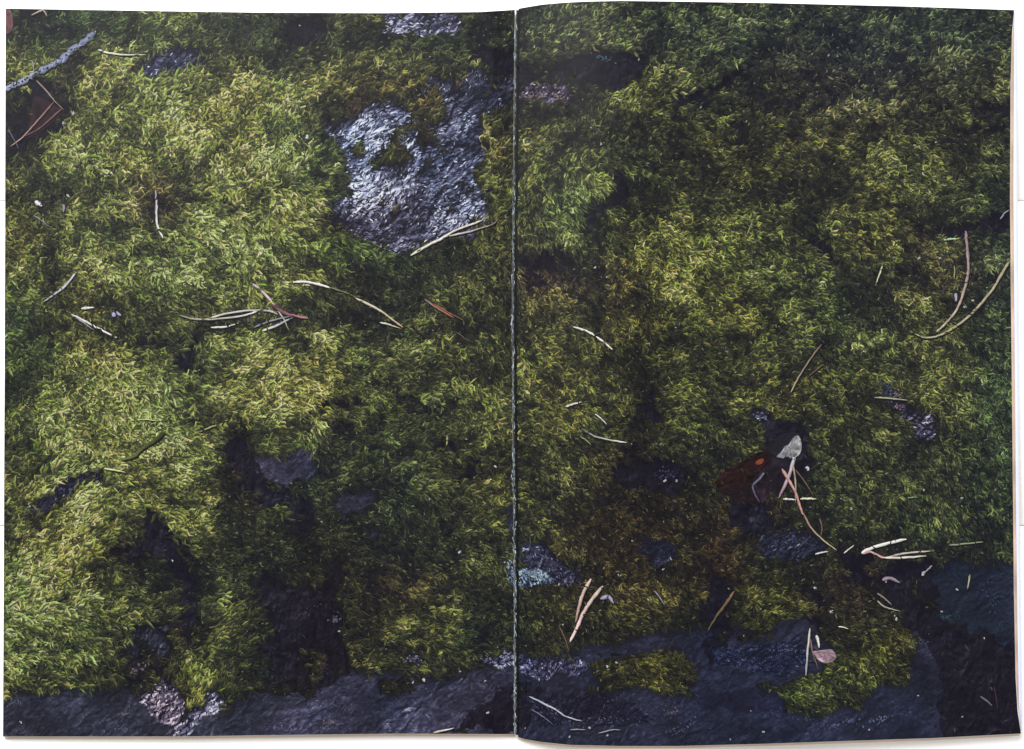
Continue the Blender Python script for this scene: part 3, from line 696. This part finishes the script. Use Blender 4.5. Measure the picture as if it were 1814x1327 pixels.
# ---- single things one can pick out in the print
def catmull(P, n=6):
    P = [np.array(p, float) for p in P]
    if len(P) == 2: P = [P[0], (P[0] + P[1]) / 2 + np.array([.6, -.6]), P[1]]
    P = [2 * P[0] - P[1]] + P + [2 * P[-1] - P[-2]]
    out = []
    for i in range(1, len(P) - 2):
        for k in range(n):
            t = k / n
            out.append(.5 * ((2 * P[i]) + (-P[i - 1] + P[i + 1]) * t + (2 * P[i - 1] - 5 * P[i] + 4 * P[i + 1] - P[i + 2]) * t * t + (-P[i - 1] + 3 * P[i] - 3 * P[i + 1] + P[i + 2]) * t ** 3))
    out.append(P[-2]); return np.array(out)
def strip(side, C, w, c, z, shade=.22):
    """3-row ribbon along centre line C with widths w; returns v,q,c"""
    D = np.gradient(C, axis=0); D /= np.maximum(np.linalg.norm(D, axis=1, keepdims=True), 1e-6)
    N = np.stack([-D[:, 1], D[:, 0]], 1)
    if N[:, 1].mean() > 0: N = -N
    rows = []; cols = []
    for sg, k in ((1, 1 + shade * .3), (.15, 1 + shade), (-1, 1 - shade * 1.6)):
        X = C + N * (w * .5 * sg)[:, None]
        x, y = clampx(side, X[:, 0], X[:, 1]); rows.append(W(side, x, y, LAY0 + z)); cols.append(ink(c * k))
    n = len(C); V_ = np.stack(rows, 1).reshape(-1, 3); cc = np.stack(cols, 1).reshape(-1, 3)
    i = np.arange(n - 1) * 3
    q = np.concatenate([np.stack([i + k, i + k + 1, i + k + 4, i + k + 3], 1) for k in (0, 1)])
    return V_, q, cc
zc = [0]
def needle(name, pts, w, col, col2=None, taper=.45, shadow=True, lumpy=.10, into=None, label=None):
    C = catmull(pts); n = len(C); side = 0 if pts[0][0] < 912 else 1
    C = C + rng.normal(0, .22, C.shape)
    t = np.linspace(0, 1, n)
    ww = w * (1 - (1 - taper) * t ** 2) * np.clip(np.minimum(t, 1 - t) * n * .45 + .35, 0, 1) * (1 + rng.normal(0, lumpy, n))
    w = w * .58; col = tuple(v * .90 for v in col); c1 = np.array(col, float); c2 = np.array(col2 if col2 else col, float)
    c = c1 + (c2 - c1) * t[:, None]; c = c * (1 + rng.normal(0, .05, (n, 1))) 
    zc[0] += 1; z = .00017 + (zc[0] % 40) * 1.2e-6
    b = into or Bag()
    if shadow: b.add(*strip(side, C + np.array([1.2, 2.2]), ww * 1.15, np.tile(np.array([[20, 19, 26.]]), (n, 1)), .00015 + (zc[0] % 40) * 3e-7, 0))
    b.add(*strip(side, C, ww, c, z))
    if into is None:
        ob = b.build(name, pages[side])
        if label: ob['label'] = label
        return ob
WHT, PNK, LAV, TAN_, GRY, OLV, BRN, ORG = (222,218,208), (182,162,156), (150,156,184), (164,150,128), (150,150,160), (150,155,100), (112,90,82), (158,98,72)
N = 'printed_pine_needle'
tw = [(168,55),(154,70),(128,88),(110,105),(90,117),(61,131),(49,140),(28,149),(9,158)]
needle('printed_twig', tw, 10, (112,120,146), (135,142,168), .95, True, .3, None, 'pale bluish bare twig in the top left corner of the print')
needle('printed_twig', [(128,90),(138,82),(146,80)], 4, (150,156,186)); needle('printed_twig', [(110,112),(114,104),(116,98)], 4, (140,150,195))
for k_ in range(70):
    t_ = rng.uniform(0, 7.98); i_ = int(t_); f_ = t_ - i_; a_ = tw[i_]; b_ = tw[i_ + 1]
    x_ = a_[0] + (b_[0] - a_[0]) * f_ + rng.normal(0, 1.5); y_ = a_[1] + (b_[1] - a_[1]) * f_ + rng.normal(0, 1.5)
    dk = rng.uniform() < .5
    if k_ == 0: TB = Bag()
    needle('', [(x_, y_), (x_ + rng.normal(-2, 1.5), y_ + rng.normal(1, 1.5))], rng.uniform(1.5, 4), (60,66,84) if dk else (190,194,206), None, .7, False, .1, TB)
tb = TB.build('printed_twig_bark', pages[0]); tb['kind'] = 'stuff'
needle(N, [(174,88),(190,93),(218,97),(258,97)], 3.6, WHT)
needle(N, [(57,108),(60,127)], 2.6, GRY); needle(N, [(64,142),(82,161),(96,178),(113,195)], 2.6, (150,132,125))
needle(N, [(95,181),(77,202),(54,228),(38,245),(18,260)], 3, (132,98,98), (170,140,135)); needle(N, [(109,193),(90,210),(69,228),(42,242)], 2.8, (120,88,90))
needle(N, [(14,229),(33,264)], 2.2, (105,105,122)); needle(N, [(77,17),(55,27)], 3, PNK); needle(N, [(76,18),(83,29)], 2.6, PNK)
needle(N, [(276,338),(277,366),(278,397),(289,422)], 3.8, (168,164,176), WHT, .9); needle(N, [(59,381),(87,402)], 2, GRY)
needle(N, [(135,482),(115,507),(97,521),(77,535)], 4.2, (205,205,215), GRY); needle(N, [(144,547),(167,545)], 4.5, WHT)
needle(N, [(127,557),(149,568),(174,582),(200,595)], 3.6, WHT, WHT, .9); needle(N, [(133,561),(150,573),(164,584)], 3, GRY)
needle(N, [(318,558),(343,565),(385,565),(436,558),(462,548)], 3, (140,135,120), WHT, 1); needle(N, [(372,563),(400,556),(441,550),(476,551),(492,557)], 3.4, WHT, GRY, .8)
needle(N, [(374,580),(400,579),(423,572)], 3.6, WHT); needle(N, [(448,503),(470,522),(491,548)], 4.6, (196,180,192), PNK, .8)
needle(N, [(488,545),(501,563),(512,586)], 3, WHT, (120,120,90)); needle(N, [(465,586),(491,576),(519,562)], 4.6, WHT, GRY); needle(N, [(450,580),(481,568),(515,560)], 3, GRY)
needle(N, [(478,538),(505,555),(525,560),(545,564)], 6, (92,66,74), (170,120,125)); needle(N, [(519,500),(540,499),(565,504),(585,510)], 4, WHT, WHT, .8)
needle(N, [(583,509),(617,520),(635,531)], 2.4, (120,122,90)); needle(N, [(630,528),(670,548),(688,561),(715,581)], 3.8, (215,210,190), (170,150,120), .6)
needle(N, [(673,571),(709,582)], 3, WHT, TAN_); needle(N, [(536,505),(550,506)], 2.4, WHT); needle(N, [(752,530),(773,545),(804,563)], 2.8, (150,130,130), ORG, .9)
needle(N, [(768,538),(798,556),(822,568)], 2.6, ORG, BRN); needle(N, [(809,589),(829,605)], 2, BRN)
needle(N, [(727,453),(757,435),(783,422),(809,407),(834,398),(855,390)], 4.4, (232,226,214), (200,190,180), .6); needle(N, [(796,418),(829,411),(852,404),(873,397),(884,386)], 3, (215,208,196), BRN)
needle(N, [(233,745),(256,743),(279,746)], 2.8, (185,190,120)); needle(N, [(256,891),(238,870)], 2.8, (170,175,120)); needle(N, [(383,753),(354,765)], 3, (160,165,110)); needle(N, [(184,830),(222,837)], 3.6, (205,210,160))
needle('printed_bent_stem', [(292,766),(272,782),(252,795),(238,808),(215,815)], 6.5, (58,66,40), (96,104,60), .7, True)
needle(N, [(1015,579),(1038,586),(1053,594)], 3.4, WHT, WHT, .9); needle(N, [(1056,596),(1072,608),(1085,620)], 3.4, WHT, WHT, .7)
needle(N, [(1711,409),(1713,432),(1715,458),(1715,484),(1708,514),(1695,548),(1677,571),(1659,588)], 5.2, (156,128,138), (170,160,138), .6)
needle(N, [(1787,465),(1777,481),(1759,512),(1736,540),(1713,563),(1687,582),(1662,595),(1636,598),(1620,591)], 4.6, (176,164,134), (150,150,125), .5)
needle(N, [(1672,425),(1696,423)], 4, (170,205,160)); needle(N, [(1563,471),(1552,502)], 3, (205,205,165)); needle(N, [(1691,471),(1690,496)], 2.6, (150,155,110)); needle(N, [(1772,388),(1780,377),(1788,372)], 2.6, GRY)
needle(N, [(1456,609),(1436,635),(1415,668),(1401,695)], 2.8, (120,110,90), TAN_, .9); needle(N, [(1459,645),(1431,668)], 2.2, BRN)
needle(N, [(1002,720),(1015,716),(1031,712)], 3.6, WHT); needle(N, [(1054,733),(1075,752)], 2.6, WHT); needle(N, [(1031,760),(1054,773),(1079,779),(1110,784)], 2.6, (120,125,110), WHT, .9); needle(N, [(1028,773),(1047,788)], 2.4, OLV)
# the dead leaf with needles, lower right
def flat(name, pts, col, z, label=None, jitter=.12, col2=None):
    C = np.array(pts, float); side = 0 if C[0, 0] < 912 else 1
    cen = C.mean(0); ringn = 5; P = catmull(list(pts) + [pts[0]], 4)[:-1]; n = len(P)
    V_ = []; cc = []
    c1 = np.array(col, float); c2 = np.array(col2 if col2 else col, float)
    for r in range(ringn + 1):
        X = cen + (P - cen) * max(.04, r / ringn)
        if 1 < r < ringn: X = X + rng.normal(0, .16, X.shape) * r
        x, y = clampx(side, X[:, 0], X[:, 1]); V_.append(W(side, x, y, LAY0 + z))
        g = np.clip((X[:, 0:1] - C[:, 0].min()) / max(1, np.ptp(C[:, 0])), 0, 1)
        lo_ = np.repeat(rng.normal(0, jitter, (n + 2) // 3), 3)[:n, None]
        cc.append(ink((c1 + (c2 - c1) * g) * (1 + (rng.normal(0, jitter * .6, (n, 1)) + lo_) * min(1, r / 3))))
    q = []
    for r in range(ringn):
        for k in range(n):
            q.append([r * n + k, (r + 1) * n + k, (r + 1) * n + (k + 1) % n, r * n + (k + 1) % n])
    ob = mesh_np(name, np.concatenate(V_), np.array(q), np.concatenate(cc), M_INK, pages[side])
    if label: ob['label'] = label
    return ob
flat('printed_leaf', [(8,17),(19,18),(23,38),(20,55),(8,57)], (108,74,78), .00016, 'reddish leaf tip cut by the page edge')
flat('printed_leaf', [(95,183),(110,196),(88,222),(44,246),(52,215),(62,172)], (46,34,40), .000145, 'dark brown leaf under two needles')
flat('printed_leaf', [(1352,830),(1358,812),(1384,815),(1402,819),(1393,848),(1380,878),(1368,868),(1360,880),(1349,891),(1342,872),(1335,850)], (38,28,36), .00016, 'dark purple part of the dead leaf', .22, (26,24,34))
flat('printed_leaf', [(1268,862),(1284,850),(1310,846),(1340,850),(1352,862),(1350,884),(1338,896),(1320,888),(1306,894),(1296,880),(1280,876)], (34,22,25), .00015, 'darkest lower part of the dead leaf', .2, (30,23,30))
flat('printed_leaf', [(1262,859),(1276,842),(1290,829),(1306,822),(1325,812),(1340,803),(1354,801),(1366,812),(1352,831),(1335,849),(1322,853),(1314,864),(1300,858),(1284,866)], (42,25,26), .000165, 'dark red dead leaf', .26, (34,20,24))
flat('printed_leaf', [(1338,822),(1341,816),(1352,812),(1351,820),(1344,823)], (132,70,46), .00018, 'small orange patch on the dead leaf', .05)
flat('printed_stone', [(1352,797),(1368,780),(1386,769),(1404,766),(1417,771),(1396,790),(1376,808)], (34,32,40), .00018)
flat('printed_stone', [(1375,809),(1386,798),(1390,791),(1398,786),(1404,777),(1413,771),(1419,781),(1420,793),(1416,805),(1404,812),(1394,809),(1387,812)], (118,118,126), .00019, 'pale grey wedge shaped stone', .2, (150,150,152))
needle(N, [(1407,812),(1398,842),(1380,882)], 6.5, (205,195,202), (140,118,128), .6); needle(N, [(1385,830),(1395,847),(1408,870),(1415,891),(1422,912)], 5, (190,150,150), (170,130,122), .7)
needle(N, [(1422,908),(1436,934),(1456,955),(1482,975)], 3, (150,118,110), (190,180,140)); needle(N, [(1405,824),(1409,855),(1409,891)], 3, TAN_); needle(N, [(1409,832),(1425,853),(1441,878)], 2.6, BRN)
needle(N, [(1387,884),(1410,886)], 3.4, WHT); needle(N, [(1418,884),(1446,884)], 4, (215,212,180)); needle(N, [(1451,916),(1456,935),(1454,950)], 3, BRN)
needle('printed_stem', [(1354,838),(1344,850),(1334,860),(1338,876),(1346,890)], 4, (112,112,140), (70,70,90))
needle(N, [(1526,980),(1544,971),(1574,962),(1606,955)], 5.5, (236,228,224), WHT, .9); needle(N, [(1528,981),(1544,978),(1564,988),(1585,984)], 4, (200,160,155)); needle(N, [(1583,984),(1615,979),(1649,976)], 3.6, (205,195,180)); needle(N, [(1566,988),(1597,988),(1641,985)], 4.4, (225,218,205))
needle(N, [(1682,966),(1712,963),(1742,960)], 3.2, (150,158,130)); needle(N, [(1444,982),(1467,977)], 3, WHT); needle(N, [(1495,980),(1513,966)], 2.8, WHT); needle(N, [(1549,704),(1580,706),(1608,709)], 2.8, (165,175,140)); needle(N, [(1608,882),(1626,881)], 2.4, (120,160,120))
needle(N, [(1047,1025),(1033,1051),(1026,1074),(1020,1102)], 6, (222,202,190), (150,122,112), .6); needle(N, [(1068,1038),(1046,1066),(1033,1087),(1023,1110),(1010,1137)], 6, (200,185,168), (225,190,190), .8)
needle('printed_petal', [(1064,1061),(1077,1057),(1087,1069)], 7, (160,155,178)); needle(N, [(1159,1046),(1177,1072)], 2.4, GRY); needle('printed_twig', [(1301,1047),(1284,1072),(1269,1092),(1254,1118)], 5, (124,98,78), (84,78,56))
needle(N, [(990,1107),(1000,1130),(1008,1154)], 2.4, BRN); needle(N, [(938,1234),(982,1256),(1002,1269),(1032,1278)], 3, (190,192,205)); needle(N, [(941,1256),(964,1271),(980,1284)], 2.2, (110,112,140)); needle(N, [(1010,1293),(1038,1293)], 2.4, GRY); needle(N, [(1060,1299),(1085,1293),(1100,1293)], 2.4, GRY)
needle(N, [(1435,1113),(1431,1151),(1428,1197)], 4, (215,208,196), GRY, .8); needle(N, [(1446,1125),(1451,1148)], 5.4, WHT); needle(N, [(1436,1133),(1439,1154),(1450,1187)], 3.2, (140,108,114), (90,84,64))
flat('printed_shell', [(1439,1154),(1456,1152),(1474,1151),(1481,1166),(1464,1175),(1449,1169)], (150,126,136), .00019, 'small pinkish curled husk', .22)
needle('printed_husk', [(1563,1028),(1577,1024),(1594,1033)], 6.5, (150,134,144)); needle(N, [(1554,1064),(1567,1075),(1595,1083)], 3, (170,170,150)); needle(N, [(1554,1051),(1580,1072)], 3, (140,132,122)); needle(N, [(1651,1002),(1635,1017)], 3, GRY)
needle(N, [(1718,1018),(1714,1043)], 3.2, (170,172,140)); needle(N, [(1485,1110),(1503,1114)], 2.4, WHT); needle(N, [(1736,1233),(1758,1251)], 3.4, (108,104,120)); needle(N, [(1761,1218),(1767,1259)], 3.4, (58,46,62)); needle(N, [(768,1298),(786,1294),(804,1290)], 3.4, WHT)
needle(N, [(792,772),(791,790)], 4, (150,152,100)); needle('printed_petal', [(199,560),(206,555),(214,559)], 8, (165,158,190)); needle('printed_petal', [(62,357),(68,361),(74,365)], 8, (224,214,226)); needle('printed_petal', [(112,362),(112,376)], 6, (142,134,146))
needle('printed_petal', [(1692,520),(1693,534)], 6, (170,160,180))

# specks of light
SP = [(1692,123,5),(938,57,4),(946,83,4),(1124,50,4),(1220,46,4),(1054,474,5),(1075,491,4),(69,434,4),(74,434,4),(556,802,6),(761,884,5),(814,979,7),(877,827,5),(1178,852,6),(1198,852,6),(1430,830,9),
 (1407,813,8),(1710,544,7),(1583,456,5),(1628,458,5),(1665,458,5),(1748,511,4),(1723,533,5),(1097,1020,7),(1092,1175,7),(1075,1181,5),(997,1107,5),(990,1035,4),(1473,1084,9),(1444,1042,7),(1588,1097,7),(1585,1091,4),(1635,1016,9),
 (1695,1045,5),(1626,1233,4),(1668,1084,5),(864,1263,6),(750,1205,8),(731,1209,5),(588,1279,5),(305,994,4),(601,1119,5),(1009,1305,5),(1044,1290,5),(1076,1303,5),(1743,1131,4),(1705,1270,4),(441,567,7),(1500,183,3),(1241,190,4),
 (1047,227,4),(1064,255,4),(1468,98,4),(1483,100,4),(1620,258,5),(1634,308,5),(1658,252,4),(1508,901,5),(1490,884,4),(1704,883,5),(1636,868,4),(51,896,7),(36,1280,6),(120,348,8),(125,330,5),(205,598,4),(155,672,6),(1569,1031,4),(859,1207,5),(815,1190,4),
 (128,200,8),(112,218,7),(544,243,8),(590,240,5),(1131,106,4),(1175,1009,5),(1148,1063,4),(1120,1043,4),(1330,1260,3),(1293,1310,4),(1352,1297,5),(1540,1293,4),(1170,787,4),(1118,786,4),(930,1290,3)]
sb = [Bag(), Bag()]
def speck(x, y, s, c, into):
    a = rng.uniform(0, math.pi); L = s * rng.uniform(.6, 1.1) * .85
    s = s * .85
    needle('', [(x - math.cos(a) * L / 2, y - math.sin(a) * L / 2), (x + math.cos(a) * L / 2, y + math.sin(a) * L / 2)], s * .75, c, None, .8, False, .1, into)
for x, y, s in SP:
    k = rng.uniform(.86, 1.0); speck(x, y, s, (205 * k, 204 * k, 206 * k), sb[0 if x < 912 else 1])
for _ in range(240):     # random glints
    x = rng.uniform(12, 1786); y = rng.uniform(30, 1290)
    if abs(x - 911) < 14: continue
    T = int(samp(TYPE, x, y)); b = float(samp(B, x, y))
    if T in (MOSS, ROCK) and rng.uniform() < .35 + b or rng.uniform() < .12:
        k = rng.uniform(.55, .95)
        speck(x, y, rng.uniform(1.6, 3.6), (215 * k, 222 * k, 190 * k if T == MOSS else 225 * k), sb[0 if x < 912 else 1])
for s in (0, 1):
    ob = sb[s].build('printed_speck', pages[s]); ob['kind'] = 'stuff'
# pale marks on the rocks
def scatter(x, y, rx, ry, n, s, c, ang=0):
    for _ in range(n):
        r = rng.normal(0, .5, 2); a = R(ang)
        yield x + rx * r[0] * math.cos(a) - ry * r[1] * math.sin(a), y + rx * r[0] * math.sin(a) + ry * r[1] * math.cos(a), s * rng.uniform(.5, 1.2), c
mb = [Bag(), Bag()]
for (x, y, rx, ry, n, s, c, ang) in [(1070,104,20,5,22,4,(76,96,112),5),(1567,681,12,8,14,5,(72,84,108),20),(1590,700,12,8,12,5,(132,118,134),-20),(1592,716,8,6,8,6,(136,108,120),0),(1676,1092,16,5,16,5,(56,78,90),5),
    (1760,1065,16,30,24,3,(80,100,130),0),(686,1288,12,7,18,4,(140,140,168),20),(578,1284,16,8,22,4,(120,110,122),-20),(504,1290,16,8,14,3,(120,120,150),0),(594,1100,9,9,14,5,(92,92,108),30),(545,1085,22,10,18,4,(74,70,84),-30),
    (860,1168,14,8,16,4,(128,128,158),-30),(897,1162,12,14,26,4,(150,150,186),-70),(728,1168,7,14,18,4,(126,126,158),90),(220,1290,16,10,18,5,(90,92,118),0),(25,1242,18,8,20,4,(92,100,124),-10),(575,1175,10,22,18,4,(84,72,78),0),
    (510,1200,60,22,36,4,(58,54,60),0),(1400,1270,60,12,30,4,(74,80,112),10),(1490,1282,30,6,18,5,(100,112,148),-15),(1560,1275,40,6,20,5,(96,108,140),-15),(1205,1292,28,10,24,4,(96,94,128),-20),(1190,1262,14,10,16,4,(112,104,116),0),
    (980,1262,50,12,34,3,(110,114,150),25),(1080,1275,40,6,20,3,(100,104,140),0),(1400,952,30,12,26,3,(90,96,130),-10),(945,1018,24,9,50,4,(130,152,166),8),(960,1023,12,6,16,5,(170,190,204),8),(900,1002,8,8,14,4,(160,180,196),0),
    (1390,1150,36,14,30,3,(100,112,140),-10),(1330,1180,40,20,24,3,(86,92,128),0),(245,1185,24,8,14,5,(118,108,118),-30),(1635,1145,12,20,16,4,(88,92,120),0),(470,1195,14,10,12,4,(54,72,80),0),(1178,840,26,14,20,3,(96,92,140),0),
    (1110,1240,50,10,20,3,(92,90,128),10),(130,1225,40,6,14,3,(78,84,100),0),(1345,735,14,6,12,4,(120,130,156),-20),(945,168,30,8,34,4,(134,116,126),5),(988,170,14,8,18,5,(140,120,130),30)]:
    for sx, sy, ss, c in scatter(x, y, rx, ry, n, s, c, ang):
        speck(sx, sy, ss, c, mb[0 if x < 912 else 1])
for s in (0, 1):
    ob = mb[s].build('printed_lichen', pages[s]); ob['kind'] = 'stuff'

# ---- the fold: a dark crease with the paper's white fibre breaking through
fb = Bag()
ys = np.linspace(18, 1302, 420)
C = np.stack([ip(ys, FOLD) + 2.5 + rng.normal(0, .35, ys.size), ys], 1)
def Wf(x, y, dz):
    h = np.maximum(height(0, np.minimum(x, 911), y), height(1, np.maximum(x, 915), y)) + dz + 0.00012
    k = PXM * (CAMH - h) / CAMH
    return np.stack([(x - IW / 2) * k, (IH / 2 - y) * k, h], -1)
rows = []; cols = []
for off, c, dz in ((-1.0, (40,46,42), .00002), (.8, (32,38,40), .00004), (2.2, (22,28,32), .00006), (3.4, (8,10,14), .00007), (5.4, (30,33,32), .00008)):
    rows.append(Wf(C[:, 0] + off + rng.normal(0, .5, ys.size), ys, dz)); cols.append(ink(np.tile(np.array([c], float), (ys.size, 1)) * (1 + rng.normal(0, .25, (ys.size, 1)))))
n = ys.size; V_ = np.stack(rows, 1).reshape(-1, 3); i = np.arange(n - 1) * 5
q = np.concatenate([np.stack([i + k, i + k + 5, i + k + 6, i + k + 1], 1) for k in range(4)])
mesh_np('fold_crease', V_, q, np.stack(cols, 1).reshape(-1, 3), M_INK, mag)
for _ in range(520):
    y = rng.uniform(20, 1300)
    d = np.interp(y, [0, 220, 330, 600, 1000, 1300], [.3, .4, .8, .95, 1, .9]) * (.55 + .45 * math.sin(y / 9.0) * math.sin(y / 31.0 + 1) + .15)
    if rng.uniform() > d: continue
    lane = rng.choice([-2.6, .3], p=[.38, .62]) + .5 * math.sin(y / 23.0)
    x = ip(y, FOLD) + 1.6 + lane + rng.normal(0, .7)
    L = rng.uniform(2, 10); w = rng.uniform(.5, 1.3); k = rng.uniform(.4, 1.15)
    c = np.array([196, 212, 222]) * k
    a = R(90) + rng.normal(0, .22)
    P = np.array([[-.5 * L, -.3 * w], [.5 * L, -.5 * w], [.5 * L, .3 * w], [-.5 * L, .5 * w]])
    X = x + P[:, 0] * math.cos(a) - P[:, 1] * math.sin(a); Y = np.clip(y + P[:, 0] * math.sin(a) + P[:, 1] * math.cos(a), 19, 1301)
    fb.add(Wf(X, Y, .00014 + rng.uniform(0, .00002)), np.array([[0, 1, 2, 3]]), ink(np.tile(c[None], (4, 1))))
ob = fb.build('worn_fold_fibre', mag); ob['kind'] = 'stuff'
ob['label'] = 'white paper fibre showing along the worn fold'

# ------------------------------------------------------------------ the table: white planks
table = bpy.data.objects.new('table_top', None); COL.objects.link(table)
table['kind'] = 'structure'
def plank(y0, y1, x0=-.62, x1=.62, th=.018):
    b = .0010
    prof = [(y0, -th), (y0, -b), (y0 + b, 0), (y1 - b, 0), (y1, -b), (y1, -th)]
    V_ = []; 
    nseg = 10
    for k in range(nseg + 1):
        x = x0 + (x1 - x0) * k / nseg
        for (yy, zz) in prof: V_.append((x, yy, zz))
    q = []
    for k in range(nseg):
        for j in range(6):
            a = k * 6 + j; b2 = k * 6 + (j + 1) % 6
            q.append([a, b2, b2 + 6, a + 6])
    mesh_np('plank', np.array(V_), np.array(q), None, M_WOOD, table)
j = lambda y: (IH / 2 - y) * PXM
ED = [355 + 577 * k for k in range(-3, 5)]
for a, b in zip(ED[:-1], ED[1:]):
    plank(j(b) + .00015, j(a) - .00015)
V_ = np.array([(-.62, j(ED[-1]), -.019), (.62, j(ED[-1]), -.019), (.62, j(ED[0]), -.019), (-.62, j(ED[0]), -.019)])
V_ = np.concatenate([V_, V_ - [0, 0, .02]])
mesh_np('table_board', V_, np.array([[0,1,2,3],[7,6,5,4],[0,4,5,1],[1,5,6,2],[2,6,7,3],[3,7,4,0]]), None, M_DARKWOOD, table)
